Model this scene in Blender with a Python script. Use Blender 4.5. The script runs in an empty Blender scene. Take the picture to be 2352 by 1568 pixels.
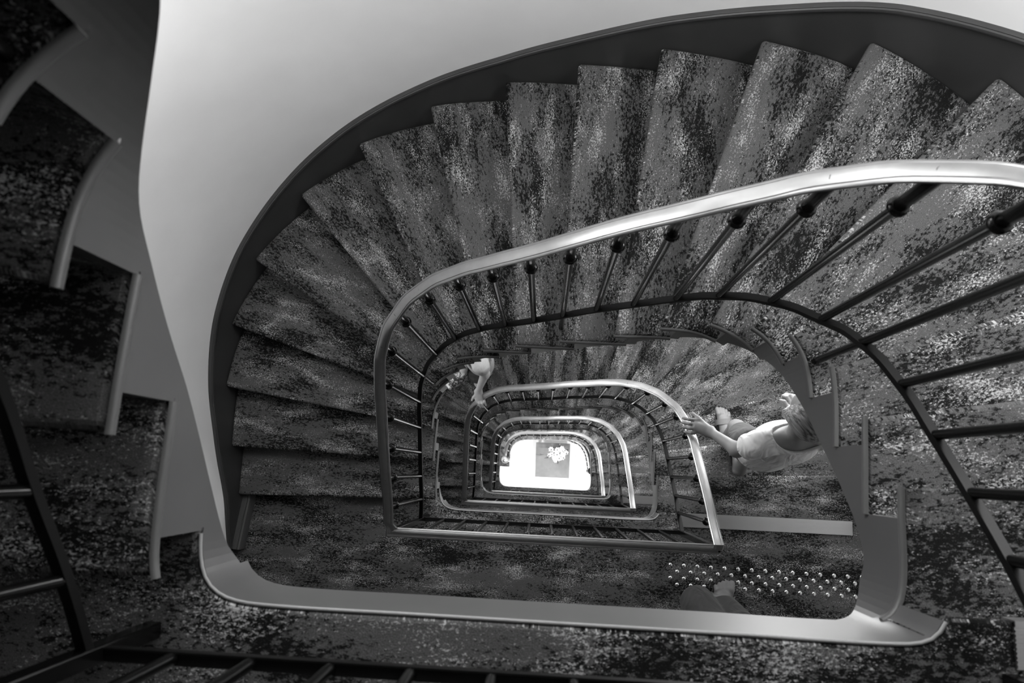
import bpy, bmesh, math, random
import numpy as np
from mathutils import Vector, Matrix
random.seed(7); np.random.seed(7)
SC = bpy.context.scene
COL = SC.collection
# ---------------------------------------------------------------- camera, world, exposure
F_PX = 1640.0
CAM_LOC = (0.66834, 0.30844, 4.34215)
CAM_R = ((0.99803671, 0.0461383, -0.04235545), (-0.0379696, 0.98353481, 0.17668498), (0.04981001, -0.17472987, 0.9833557))
cd = bpy.data.cameras.new('camera'); cam = bpy.data.objects.new('camera', cd); COL.objects.link(cam)
cd.sensor_width = 36.0; cd.lens = 36.0 * F_PX / 2352.0; cd.clip_start = 0.02; cd.clip_end = 100
cd.dof.use_dof = True; cd.dof.focus_distance = 3.3; cd.dof.aperture_fstop = 5.0
m = Matrix(CAM_R).transposed().to_4x4(); m.translation = Vector(CAM_LOC); cam.matrix_world = m
SC.camera = cam
w = bpy.data.worlds.new('world'); SC.world = w; w.use_nodes = True
w.node_tree.nodes['Background'].inputs[0].default_value = (1, 1, 1, 1)
w.node_tree.nodes['Background'].inputs[1].default_value = 0.09
SC.view_settings.view_transform = 'Standard'; SC.view_settings.look = 'None'
SC.view_settings.exposure = 0.45; SC.view_settings.gamma = 1.0; SC.view_settings.use_curve_mapping = False
ADDED_LAMP_A, ADDED_LAMP_B, ADDED_LAMP_C = 13.0, 30.0, 40.0     # watts of the added dome lamps under the flight above
ADDED_LAMP_TOP = 0.10                 # added lamps over the top flight, dimmed to keep the near steps dark
ADDED_LOBBY_W = 50.0  # watts of each added lobby lamp

# ---------------------------------------------------------------- dimensions
H = 3.04; RISE = H / 19.0
LEVEL = {0: H, 1: 0.0, 2: -H, 3: -2 * H, 4: -3 * H}   # lower landing of each flight
GROUND = -3 * H + RISE
SET = 0.058          # nosing overhang in front of the riser
TH = 0.032           # tread thickness

# ---------------------------------------------------------------- helpers
def set_tag(o, label=None, cat=None, group=None, kind=None):
    if label: o['label'] = label
    if cat: o['category'] = cat
    if group: o['group'] = group
    if kind: o['kind'] = kind
    return o
def empty(name, loc=(0, 0, 0)):
    o = bpy.data.objects.new(name, None); o.empty_display_size = 0.1; COL.objects.link(o); o.location = loc; return o
def link_mesh(name, me, parent=None, loc=None):
    o = bpy.data.objects.new(name, me); COL.objects.link(o)
    if loc is not None: o.location = loc
    if parent is not None: o.parent = parent
    return o
def make_mesh(name, verts, faces, mat=None, smooth=None, uv=None, merge=False):
    me = bpy.data.meshes.new(name)
    me.from_pydata([tuple(map(float, v)) for v in verts], [], faces)
    if merge:
        bm = bmesh.new(); bm.from_mesh(me); bmesh.ops.remove_doubles(bm, verts=bm.verts, dist=1e-5)
        bmesh.ops.recalc_face_normals(bm, faces=bm.faces); bm.to_mesh(me); bm.free()
    if mat: me.materials.append(mat)
    if uv is not None:
        lay = me.uv_layers.new(name='UVMap')
        for lp in me.loops: lay.data[lp.index].uv = uv(me.vertices[lp.vertex_index].co)
    if smooth is not None:
        me.polygons.foreach_set('use_smooth', [True] * len(me.polygons))
        me.set_sharp_from_angle(angle=math.radians(smooth))
    me.update(); return me
def obj(name, verts, faces, mat=None, parent=None, smooth=None, uv=None, merge=False):
    return link_mesh(name, make_mesh(name, verts, faces, mat, smooth, uv, merge), parent)
def bevel(o, wdt=0.008, seg=2):
    b = o.modifiers.new('bevel', 'BEVEL'); b.width = wdt; b.segments = seg; b.limit_method = 'ANGLE'; b.angle_limit = math.radians(40)
def box_vf(x0, x1, y0, y1, z0, z1):
    v = [(x, y, z) for z in (z0, z1) for y in (y0, y1) for x in (x0, x1)]
    return v, [(0, 2, 3, 1), (4, 5, 7, 6), (0, 1, 5, 4), (2, 6, 7, 3), (0, 4, 6, 2), (1, 3, 7, 5)]
def prism_vf(poly, z0, z1):
    n = len(poly)
    v = [(p[0], p[1], z0) for p in poly] + [(p[0], p[1], z1) for p in poly]
    f = [tuple(range(n))[::-1], tuple(range(n, 2 * n))] + [(i, (i + 1) % n, n + (i + 1) % n, n + i) for i in range(n)]
    return v, f
def lathe_vf(prof, seg=14, cx=0, cy=0):
    v = []; f = []; n = len(prof)
    for i in range(seg):
        a = 2 * math.pi * i / seg
        v += [(cx + r * math.cos(a), cy + r * math.sin(a), z) for r, z in prof]
    for i in range(seg):
        j = (i + 1) % seg
        f += [(i * n + k, j * n + k, j * n + k + 1, i * n + k + 1) for k in range(n - 1)]
    f.append(tuple(i * n for i in range(seg))[::-1]); f.append(tuple(i * n + n - 1 for i in range(seg)))
    return v, f
def sweep_vf(path, prof, closed_prof=True, caps=True, up=(0, 0, 1)):
    """profile (u across to the left of travel, v up) along a 3D path, sharp corners mitred"""
    P = [Vector(p) for p in path]; n = len(P); k = len(prof); v = []; f = []; up = Vector(up)
    for i in range(n):
        ti = (P[i] - P[i - 1]).normalized() if i else None
        to = (P[i + 1] - P[i]).normalized() if i < n - 1 else None
        ti = ti or to; to = to or ti
        ui = up.cross(ti).normalized(); uo = up.cross(to).normalized()
        c = ui.dot(uo); uu = ui + uo
        uu = ui if uu.length < 1e-6 else uu.normalized(); uu = uu / max(0.3, math.sqrt(max(0.0, (1 + c) / 2)))
        if c < 0.8: vv = up
        else:
            t = (ti + to).normalized(); vv = t.cross(uu.normalized()).normalized()
        v += [P[i] + uu * a + vv * b for a, b in prof]
    for i in range(n - 1):
        for j in range(k if closed_prof else k - 1):
            jj = (j + 1) % k
            f.append((i * k + j, (i + 1) * k + j, (i + 1) * k + jj, i * k + jj))
    if caps and closed_prof:
        f.append(tuple(range(k))); f.append(tuple(range((n - 1) * k, n * k))[::-1])
    return [tuple(a) for a in v], [tuple(reversed(q)) for q in f]

# ---------------------------------------------------------------- materials
def new_mat(name):
    mt = bpy.data.materials.new(name); mt.use_nodes = True
    return mt, mt.node_tree, mt.node_tree.nodes['Principled BSDF']
def N(nt, t, **kw):
    nd = nt.nodes.new(t)
    for k, v in kw.items(): setattr(nd, k, v)
    return nd
def grey(v): return (v, v, v, 1.0)
def simple(name, val, rough=0.5, metal=0.0, coat=0.0, noise=0.0, nscale=40.0, bump=0.0, spec=0.5):
    mt, nt, b = new_mat(name)
    b.inputs['Base Color'].default_value = grey(val); b.inputs['Roughness'].default_value = rough
    b.inputs['Metallic'].default_value = metal; b.inputs['Coat Weight'].default_value = coat
    b.inputs['Specular IOR Level'].default_value = spec
    if noise or bump:
        tc = N(nt, 'ShaderNodeTexCoord'); nz = N(nt, 'ShaderNodeTexNoise'); nz.inputs['Scale'].default_value = nscale
        nz.inputs['Detail'].default_value = 4
        nt.links.new(tc.outputs['Object'], nz.inputs['Vector'])
        if noise:
            mr = N(nt, 'ShaderNodeMapRange'); mr.inputs[3].default_value = val * (1 - noise); mr.inputs[4].default_value = val * (1 + noise)
            mr.inputs[1].default_value = 0.3; mr.inputs[2].default_value = 0.7
            nt.links.new(nz.outputs['Fac'], mr.inputs[0]); nt.links.new(mr.outputs[0], b.inputs['Base Color'])
        if bump:
            bp = N(nt, 'ShaderNodeBump'); bp.inputs['Strength'].default_value = bump; bp.inputs['Distance'].default_value = 0.01
            nt.links.new(nz.outputs['Fac'], bp.inputs['Height']); nt.links.new(bp.outputs[0], b.inputs['Normal'])
    return mt
def carpet_mat():
    """woven carpet with a worn three-tone print; the UV runs along (u) and across (v) each tread in metres"""
    mt, nt, b = new_mat('worn_print_carpet'); L = nt.links.new
    uv = N(nt, 'ShaderNodeUVMap')
    def noise(sx, sy, detail, rough, off):
        mp = N(nt, 'ShaderNodeMapping'); mp.inputs['Scale'].default_value = (sx, sy, 1); mp.inputs['Location'].default_value = (off, off * 1.7, off)
        L(uv.outputs[0], mp.inputs[0]); nz = N(nt, 'ShaderNodeTexNoise'); nz.inputs['Scale'].default_value = 1.0
        nz.inputs['Detail'].default_value = detail; nz.inputs['Roughness'].default_value = rough; L(mp.outputs[0], nz.inputs['Vector']); return nz.outputs['Fac']
    def math_(op, a, c, d=None):
        nd = N(nt, 'ShaderNodeMath', operation=op)
        for i, x in enumerate((a, c, d)):
            if x is None: continue
            if isinstance(x, (int, float)): nd.inputs[i].default_value = x
            else: L(x, nd.inputs[i])
        return nd.outputs[0]
    def ramp(x, lo, hi):
        mr = N(nt, 'ShaderNodeMapRange'); mr.inputs[1].default_value = lo; mr.inputs[2].default_value = hi; L(x, mr.inputs[0]); return mr.outputs[0]
    patch = noise(2.4, 7.0, 4, 0.62, 3.1)       # large worn areas
    fine = noise(62, 125, 6, 0.78, 11.3)         # broken print, drawn out along the tread
    fine2 = noise(120, 200, 5, 0.8, 27.9)
    patch2 = noise(4.0, 11.0, 4, 0.65, 41.0)
    # grey print over black ground
    g = ramp(math_('ADD', fine, math_('MULTIPLY', math_('SUBTRACT', patch, 0.5), 0.75)), 0.455, 0.505)
    # pale flecks
    p = ramp(math_('ADD', fine2, math_('MULTIPLY', math_('SUBTRACT', patch2, 0.5), 0.6)), 0.575, 0.635)
    tuft = noise(420, 420, 2, 0.6, 5.0)
    c1 = N(nt, 'ShaderNodeMix', data_type='FLOAT'); c1.inputs[2].default_value = 0.009; c1.inputs[3].default_value = 0.088; L(g, c1.inputs[0])
    c2 = N(nt, 'ShaderNodeMix', data_type='FLOAT'); L(c1.outputs[0], c2.inputs[2]); c2.inputs[3].default_value = 0.42; L(p, c2.inputs[0])
    tv = N(nt, 'ShaderNodeMapRange'); tv.inputs[1].default_value = 0.3; tv.inputs[2].default_value = 0.7; tv.inputs[3].default_value = 0.6; tv.inputs[4].default_value = 1.4; L(tuft, tv.inputs[0])
    col = math_('MULTIPLY', c2.outputs[0], tv.outputs[0]); L(col, b.inputs['Base Color'])
    b.inputs['Roughness'].default_value = 1.0; b.inputs['Specular IOR Level'].default_value = 0.06
    bp = N(nt, 'ShaderNodeBump'); bp.inputs['Strength'].default_value = 0.35; bp.inputs['Distance'].default_value = 0.006
    L(math_('ADD', tuft, fine), bp.inputs['Height']); L(bp.outputs[0], b.inputs['Normal'])
    return mt
M_CARPET = carpet_mat()
M_WALL = simple('white_plaster', 0.84, 0.75, noise=0.06, nscale=1.7, bump=0.03)
M_PAINT = simple('grey_gloss_paint', 0.078, 0.42, noise=0.05, nscale=6)
M_SKIRT = simple('dark_gloss_paint', 0.040, 0.38, noise=0.1, nscale=5)
M_RAIL = simple('polished_metal', 0.32, 0.34, metal=1.0, noise=0.05, nscale=30)
M_IRON = simple('black_enamel', 0.003, 0.18, coat=0.0, spec=.3)
M_FLAT_IRON = simple('black_flat_bar', 0.004, 0.5, spec=.15)
M_ALU = simple('ribbed_aluminium', 0.5, 0.36, metal=1.0)
M_STUD = simple('stainless_stud', 0.75, 0.18, metal=1.0)
M_TILE = simple('white_floor_tile', 0.86, 0.12, noise=0.02, nscale=3)
M_GROUT = simple('tile_grout', 0.55, 0.8)
M_BEAD = simple('pale_edge_bead', 0.24, 0.5)
M_SOFFIT = simple('grey_soffit', 0.4, 0.8)
M_DARKENED = simple('darkened_wall', 0.10, 0.5, noise=.1, nscale=4)  # unseen walls, darkened to cut light bounced onto the landings

# ---------------------------------------------------------------- plan curves
def catmull(P, per=10):
    P = [np.array(p, float) for p in P]; out = []
    for i in range(len(P) - 1):
        p0 = P[i - 1] if i else 2 * P[0] - P[1]; p1 = P[i]; p2 = P[i + 1]; p3 = P[i + 2] if i + 2 < len(P) else 2 * P[-1] - P[-2]
        d1 = max(np.linalg.norm(p2 - p1), 1e-9)
        t0 = (p2 - p0) / (np.linalg.norm(p2[:2] - p1[:2]) + np.linalg.norm(p1[:2] - p0[:2])) * d1
        t1 = (p3 - p1) / (np.linalg.norm(p3[:2] - p2[:2]) + np.linalg.norm(p2[:2] - p1[:2])) * d1
        for k in range(per):
            t = k / per; h00 = 2 * t**3 - 3 * t**2 + 1; h10 = t**3 - 2 * t**2 + t; h01 = -2 * t**3 + 3 * t**2; h11 = t**3 - t**2
            out.append(h00 * p1 + h10 * t0 + h01 * p2 + h11 * t1)
    out.append(P[-1]); return np.array(out)
class Curve:
    def __init__(s, pts, per=8):
        s.p = catmull(pts, per); s.s = np.concatenate([[0], np.cumsum(np.linalg.norm(np.diff(s.p, axis=0), axis=1))]); s.len = s.s[-1]
    def at(s, t): return np.array([np.interp(t, s.s, s.p[:, 0]), np.interp(t, s.s, s.p[:, 1])])
    def nrm(s, t, e=0.004):      # left of travel
        d = s.at(min(t + e, s.len)) - s.at(max(t - e, 0)); d /= np.linalg.norm(d); return np.array([-d[1], d[0]])
    def near(s, q):
        q = np.array(q, float); a = s.p[:-1]; e = s.p[1:] - a; t = np.clip(((q - a) * e).sum(1) / np.maximum((e * e).sum(1), 1e-12), 0, 1)
        v = a + t[:, None] * e - q; k = int(np.argmin((v * v).sum(1))); return s.s[k] + t[k] * (s.s[k + 1] - s.s[k])
    def seg(s, a, b, step=0.02):
        n = max(1, int(math.ceil((b - a) / step))); return [a + (b - a) * i / n for i in range(n + 1)]
# edge of the well, clockwise from the middle of the landing edge
WELL = Curve([(.7, .045), (.45, .046), (.2, .047), (.12, .055), (.078, .08), (.058, .125), (.052, .2), (.053, .33), (.057, .48), (.066, .6), (.09, .672), (.13, .725), (.19, .769),
              (.27, .797), (.38, .81), (.55, .81), (.75, .808), (.95, .806), (1.08, .807), (1.175, .797), (1.257, .764), (1.325, .712), (1.370, .635), (1.385, .53), (1.383, .4),
              (1.378, .25), (1.376, .14), (1.364, .085), (1.335, .053), (1.28, .043), (1.0, .044), (.7, .045)])
# face of the outer wall, clockwise
WALLC = Curve([(-1.135, -.23), (-1.115, -.05), (-1.101, .086), (-1.104, .36), (-1.104, .684), (-1.039, 1.005), (-.881, 1.325), (-.613, 1.625), (-.29, 1.833), (.08, 1.954), (.438, 1.992),
               (.753, 1.988), (1.072, 1.965), (1.417, 1.903), (1.733, 1.799), (2.041, 1.58), (2.31, 1.28), (2.47, .95), (2.535, .64), (2.555, .36), (2.56, .08), (2.56, -.3), (2.56, -1.35)])
INN = [None, (.053, .112), (.054, .333), (.058, .505), (.067, .65), (.117, .708), (.177, .757), (.261, .794), (.393, .812), (.541, .809), (.72, .808), (.915, .806), (1.057, .807),
       (1.190, .793), (1.277, .753), (1.336, .70), (1.378, .59), (1.38, .455), (1.376, .304), (1.372, .092)]
OUT = [None, (-1.101, .086), (-1.104, .36), (-1.104, .684), (-1.039, 1.005), (-.881, 1.325), (-.613, 1.625), (-.29, 1.833), (.08, 1.954), (.438, 1.992), (.753, 1.988), (1.072, 1.965),
       (1.417, 1.903), (1.733, 1.799), (2.041, 1.58), (2.30, 1.285), (2.46, .965), (2.535, .64), (2.555, .36), (2.56, .085)]
SI = [None] + [WELL.near(p) for p in INN[1:]]
SO = [None] + [WALLC.near(p) for p in OUT[1:]]
# underside of the cut string: plan point -> height above the flight's lower landing
RIGHT_Z = [((1.092, .805), 1.72), ((1.215, .783), 1.87), ((1.29, .742), 1.985), ((1.375, .61), 2.195), ((1.377, .43), 2.42), ((1.38, .242), 2.636), ((1.379, .15), 2.69), ((1.37, .1), 2.68), ((1.345, .058), 2.72), ((1.30, .046), 2.785), ((1.25, .043), 2.83), ((1.18, .043), 2.855)]
LOW_Z = [((.12, .055), -.18), ((.06, .125), -.10), ((.052, .2), .03), ((.053, .33), .17), ((.057, .48), .33), ((.066, .6), .49), ((.11, .69), .63), ((.19, .769), .80), ((.27, .797), .94), ((.47, .81), 1.13), ((.617, .81), 1.26), ((.797, .808), 1.44), ((.97, .806), 1.60)] + RIGHT_Z
TOP_Z = [((.12, .055), -.20), ((.066, .1), -.165), ((.054, .136), -.123), ((.051, .263), -.022), ((.053, .412), .103), ((.057, .501), .195), ((.066, .591), .284), ((.08, .648), .355), ((.12, .703), .425), ((.17, .751), .51), ((.241, .783), .629), ((.4, .81), .95), ((.617, .81), 1.26), ((.797, .808), 1.46), ((.97, .806), 1.61)] + RIGHT_Z
def zcurve(knots):
    s = [WELL.near(k[0]) for k in knots]; z = [k[1] for k in knots]
    P = catmull(list(zip(s, z)), 6); return lambda t: float(np.interp(t, P[:, 0], P[:, 1]))
ZB_LOW, ZB_TOP = zcurve(LOW_Z), zcurve(TOP_Z)
def nose_wall_z(t):      # pitch line along the wall
    return float(np.interp(t, [SO[1] - 0.28] + SO[1:], [0.0] + [k * RISE for k in range(1, 20)]))
def nose_well_z(t):
    return float(np.interp(t, [SI[1] - 0.2] + SI[1:], [0.0] + [k * RISE for k in range(1, 20)]))

# ---------------------------------------------------------------- flights
def stair_flight(z0, zb, label, first=1):
    root = empty('stair_flight', (0.5, 1.4, z0)); set_tag(root, label, 'stairs', 'carpeted flights of the stairwell')
    def add(name, v, f, mat, parent=root, **k):
        o = obj(name, [(a[0] - .5, a[1] - 1.4, a[2]) for a in v], f, mat, parent, **k)
        return o
    # treads, each with its painted rounded end towards the well
    for k in range(first, 19):
        z = k * RISE
        ri, ro = SI[k + 1] + SET + .02, SO[k + 1] + SET + .02
        inner = [WELL.at(t) for t in WELL.seg(SI[k], ri, .03)]
        outer = [WALLC.at(t) for t in WALLC.seg(SO[k], ro, .06)]
        I = np.array(inner[0]); e1 = np.array(outer[0]) - I; e1 /= np.linalg.norm(e1); e2 = np.array([-e1[1], e1[0]])
        poly = list(inner) + list(reversed(outer)); ou, ov = random.uniform(0, 40), random.uniform(0, 40)
        v, f = prism_vf(poly, z - TH, z)
        def uv(co, I=I, e1=e1, e2=e2, ou=ou, ov=ov, z=z):
            q = np.array([co[0] + .5, co[1] + 1.4]) - I; return (q @ e1 + ou, q @ e2 + ov + (co[2] - z))
        t = add('tread', v, f, M_CARPET, uv=uv); bevel(t, .014, 3)
        path = []
        for s in WELL.seg(SI[k] - .004, SI[k + 1] + SET, .02):
            p = WELL.at(s); path.append((p[0] - .5, p[1] - 1.4, z - .0095))
        r = .0095; prof = [(0, r), (-.004, r - .0003), (-.007, r * .75), (-.009, r * .35), (-.0095, 0), (-.009, -r * .4), (-.0068, -r * .8), (-.0035, -r), (0, -r)]
        vv, ff = sweep_vf(path, prof); obj('tread_end', vv, ff, M_PAINT, t, smooth=50)
    # risers
    for k in range(first, 20):
        zt, zl = k * RISE - TH + .004, (k - 1) * RISE - .01
        a, c = WELL.at(SI[k] + SET) + WELL.nrm(SI[k] + SET) * .010, WALLC.at(SO[k] + SET); d = c - a; L = np.linalg.norm(d); d /= L; n = np.array([-d[1], d[0]])
        n = n if n @ (WELL.at(SI[k] + SET + .02) - a) > 0 else -n
        poly = [a, c, c + n * .018, a + n * .018]; v, f = prism_vf(poly, zl, zt); ou, ov = random.uniform(0, 40), random.uniform(0, 40)
        add('riser', v, f, M_CARPET, uv=lambda co, a=a, d=d, n=n, ou=ou, ov=ov: ((np.array([co[0] + .5, co[1] + 1.4]) - a) @ (d + n) + ou, co[2] + ov))
    # cut string facing the well (stepped on top, smooth below)
    s0 = SI[first] - (.10 if first == 1 else 0.0); s1 = WELL.near((1.15, .044))
    cuts = sorted(set([round(t, 5) for t in WELL.seg(s0, s1, .015)] + [round(SI[k] + SET, 5) for k in range(first, 20)]))
    def top(t):
        k = sum(1 for j in range(1, 20) if SI[j] + SET <= t + 1e-6); return k * RISE - .016 if k else -.02
    low = lambda t: min(zb(t), top(t - .03) - .004, top(t) - .03)
    v = []; f = []
    for a, c in zip(cuts[:-1], cuts[1:]):
        if c - a < 1e-5: continue
        zt = top((a + c) / 2); base = len(v)
        for t in (a, c):
            p = WELL.at(t); n = WELL.nrm(t); q = p + n * .03; b = min(zb(t), top(a - .03) - .004, zt - .03)
            v += [(p[0], p[1], b), (p[0], p[1], zt), (q[0], q[1], zt), (q[0], q[1], b)]
        for i, j in ((0, 1), (1, 2), (2, 3), (3, 0)): f.append((base + i, base + j, base + 4 + j, base + 4 + i))
        f.append((base, base + 3, base + 2, base + 1)); f.append((base + 4, base + 5, base + 6, base + 7))
    add('string', v, f, M_PAINT, smooth=30, merge=False)
    # plastered underside
    v = []; f = []; n = 60
    for i in range(n + 1):
        u = i / n; ti = s0 + (s1 - s0) * u
        kk = np.interp(ti, [SI[first] - .1] + SI[first:], list(range(first - 1, 20))); to = float(np.interp(kk, list(range(first - 1, 20)), [SO[first] - .1] + SO[first:]))
        if ti > SI[19] + .06: break
        p = WELL.at(ti) + WELL.nrm(ti) * .03; q = WALLC.at(to)
        za = low(ti) + .02; zo = min(nose_wall_z(to) - .30, H - .3)
        for e in (0.0, .5, 1.0):
            x = p * (1 - e) + q * e; v.append((x[0], x[1], za * (1 - e) + zo * e))
    for i in range(len(v) // 3 - 1):
        for j in range(2): f.append((i * 3 + j, i * 3 + j + 1, i * 3 + j + 4, i * 3 + j + 3))
    add('soffit', v, f, M_SOFFIT, smooth=60)
    # skirting that climbs the wall beside the treads, with its rounded cap
    T = WALLC.seg(0.004, SO[19] + .1, .04); v = []; f = []
    ztop = lambda t: nose_wall_z(t) + .165 if t > SO[1] + .17 else float(np.interp(t, [0, SO[1] + .17], [.10, nose_wall_z(SO[1] + .17) + .165]))
    for t in T:
        p = WALLC.at(t); n = WALLC.nrm(t); q = p + n * .03; zt = ztop(t); zl = min(max(nose_wall_z(t) - .30, -.02), zt - .05)
        v += [(p[0], p[1], zl), (p[0], p[1], zt), (q[0], q[1], zt), (q[0], q[1], zl)]
    for i in range(len(T) - 1):
        for a, c in ((0, 1), (1, 2), (2, 3), (3, 0)): f.append((i * 4 + a, i * 4 + c, i * 4 + 4 + c, i * 4 + 4 + a))
    f.append((0, 3, 2, 1)); e = (len(T) - 1) * 4; f.append((e, e + 1, e + 2, e + 3))
    sk = add('wall_skirting', v, f, M_SKIRT, smooth=40, merge=True)
    path = [(WALLC.at(t)[0] - .5, WALLC.at(t)[1] - 1.4, ztop(t)) for t in T]
    prof = [(-.004, -.014), (-.009, -.010), (-.0105, -.004), (-.008, .003), (-.003, .005), (-.003, .008), (.003, .0095), (.028, .0095), (.028, -.014)]
    vv, ff = sweep_vf(path, prof); obj('skirting_cap', vv, ff, M_SKIRT, sk, smooth=45)
    return root
FL_TOP = stair_flight(LEVEL[0], ZB_TOP, 'dark near flight cropped by the left edge, its stepped string against the white wall')
FL_1 = stair_flight(LEVEL[1], ZB_LOW, 'largest carpeted winding flight, sweeping under the big handrail from left to top right')
FL_2 = stair_flight(LEVEL[2], ZB_LOW, 'flight the woman in the white T-shirt is walking down, one floor below the studded landing')
FL_3 = stair_flight(LEVEL[3], ZB_LOW, 'small distant flight between the second and third handrail loops')
FL_4 = stair_flight(LEVEL[4], ZB_LOW, 'lowest and smallest flight, curving round the bright white lobby floor', first=2)

# ---------------------------------------------------------------- landings
def landing(z, label, strip=True):
    root = empty('landing', (0.7, -0.6, z)); set_tag(root, label, kind='structure')
    loc = lambda p: (p[0] - .7, p[1] + .6)
    a = SI[1] + SET + .015
    left = [WELL.at(t) for t in WELL.seg(0, a, .02)][::-1]          # from the first riser back to the middle of the edge
    right = [WELL.at(t) for t in WELL.seg(SI[19], WELL.len, .02)][::-1]
    poly = [(-1.078, .15)] + [tuple(p) for p in left] + [tuple(p) for p in right][1:] + [(2.58, .09), (2.58, -1.36), (-2.4, -1.36), (-2.4, -.24), (-1.095, -.24)]
    poly = [loc(p) for p in poly]; ou, ov = random.uniform(0, 40), random.uniform(0, 40)
    v, f = prism_vf(poly, -.03, 0)
    c = obj('carpet', v, f, M_CARPET, root, uv=lambda co: (co[0] + ou, co[1] + ov + co[2])); bevel(c, .010, 3)
    ins = lambda t: WELL.at(t) + WELL.nrm(t) * .012
    l2 = [ins(t) for t in WELL.seg(0, SI[1] - .035, .02)][::-1]; r2 = [ins(t) for t in WELL.seg(SI[19] + .065, WELL.len, .02)][::-1]
    slab = [(-1.13, .075)] + [tuple(p) for p in l2] + [tuple(p) for p in r2][1:] + [(2.58, .03), (2.58, -1.36), (-2.4, -1.36), (-2.4, -.2), (-1.13, -.2)]
    v, f = prism_vf([loc(p) for p in slab], -.19, -.028); obj('slab', v, f, M_SKIRT, root)
    # painted fascia along the edge of the well
    T = WELL.seg(0, SI[1] - .02, .02); T2 = WELL.seg(SI[19] + .01, WELL.len, .02)
    path = [WELL.at(t) for t in T2] + [WELL.at(t) for t in T][1:]
    vv, ff = sweep_vf([(p[0] - .7, p[1] + .6, 0) for p in path], [(-.004, -.012), (-.004, -.195), (.014, -.195), (.014, -.012)])
    obj('fascia', vv, ff, M_PAINT, root, smooth=30)
    T = WELL.seg(0, a - .02, .02); path = [WELL.at(t) for t in T2] + [WELL.at(t) for t in T][1:]
    pr = [(.0035 * math.cos(q) - .003, .0035 * math.sin(q) - .0045) for q in [i * math.pi / 4 for i in range(8)]]
    vv, ff = sweep_vf([(p[0] - .7, p[1] + .6, 0) for p in path], pr); obj('edge_bead', vv, ff, M_BEAD, root, smooth=60)
    if strip:   # ribbed metal nosing on the landing's edge at the head of the flight below
        x0, x1, y0, y1 = 1.468, 2.47, .018, .094
        base = obj('nosing_strip', *box_vf(x0 - .7, x1 - .7, y0 + .6, y1 + .6, -.002, .004), M_ALU, root)
        me = make_mesh('rib', *box_vf(x0 - .7, x1 - .7, -.0023, .0023, .003, .0065), M_ALU)
        for i in range(9): link_mesh('rib', me, base, (0, y0 + .6 + .005 + i * .0070, 0))
        link_mesh('rib', make_mesh('nosing_lip', *box_vf(x0 - .7, x1 - .7, y1 + .6 - .008, y1 + .6 + .002, -.03, .007), M_ALU), base)
    return root
LANDINGS = {0: landing(LEVEL[0], 'near dark carpeted landing along the bottom edge of the picture'),
            1: landing(LEVEL[1], 'carpeted landing one floor down with four rows of metal studs'),
            2: landing(LEVEL[2], 'carpeted landing two floors down inside the second handrail loop'),
            3: landing(LEVEL[3], 'carpeted landing three floors down just above the white lobby')}
# tactile studs at the head of the lower flight
sv, sf = lathe_vf([(.0125, 0), (.0125, .002), (.0115, .004), (.0085, .0058), (.0045, .0068), (.0, .007)], 12)
stud_me = make_mesh('tactile_stud', sv, sf, M_STUD, smooth=60)
for n in (1,):
    for row in range(4):
        for i in range(16):
            x = 1.428 + .0775 * i + (.039 if row % 2 else 0.0); y = -.20 - .0362 * row - .0105 * i * .09
            if x > 2.55: continue
            link_mesh('tactile_stud', stud_me, LANDINGS[n], (x - .7, y + .6, 0))
link_mesh('tactile_stud', stud_me, LANDINGS[0], (1.42 - .7, -.215 + .6, 0))

# ---------------------------------------------------------------- walls
def wall_back():
    z0, z1 = GROUND, 7.6; v = []; f = []
    T = WALLC.seg(0, WALLC.len, .03)
    for t in T:
        p = WALLC.at(t) + WALLC.nrm(t) * .014; q = WALLC.at(t) + WALLC.nrm(t) * .16
        v += [(p[0], p[1], z0), (p[0], p[1], z1), (q[0], q[1], z1), (q[0], q[1], z0)]
    for i in range(len(T) - 1):
        for a, c in ((0, 1), (1, 2), (2, 3), (3, 0)): f.append((i * 4 + a, i * 4 + c, i * 4 + 4 + c, i * 4 + 4 + a))
    f.append((0, 3, 2, 1)); e = (len(T) - 1) * 4; f.append((e, e + 1, e + 2, e + 3))
    o = obj('wall_back', v, f, M_WALL, smooth=40, merge=True)
    set_tag(o, 'tall curved white plaster wall wrapping round the stairwell', kind='structure')
wall_back()
set_tag(obj('wall_front', *box_vf(-2.5, 2.7, -1.5, -1.35, GROUND, 7.6), M_DARKENED), 'unseen wall behind the landings, darkened to cut bounced light', kind='structure')
set_tag(obj('wall_left', *box_vf(-2.55, -2.4, -1.5, 0.1, GROUND, 7.6), M_DARKENED), 'unseen wall at the end of the landings, darkened to cut bounced light', kind='structure')
set_tag(obj('wall_corner', *box_vf(-2.5, -1.29, -.20, -.08, GROUND, 7.6), M_DARKENED), 'short wall beside the doorway to the landing, darkened to cut bounced light', kind='structure')
def baseboard(z):
    T = WALLC.seg(0.0, SO[1] + .03, .03); path = [(WALLC.at(t)[0], WALLC.at(t)[1], z) for t in T]
    vv, ff = sweep_vf(path, [(.012, -.02), (-.046, -.02), (-.046, .068), (-.043, .078), (-.034, .082), (-.030, .078), (-.028, .084), (-.008, .084), (.012, .084)])
    o = obj('baseboard_left', vv, ff, M_PAINT, smooth=35); set_tag(o, 'short grey baseboard at the foot of the white wall', kind='structure')
for n in (0, 1, 2, 3): baseboard(LEVEL[n])

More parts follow.
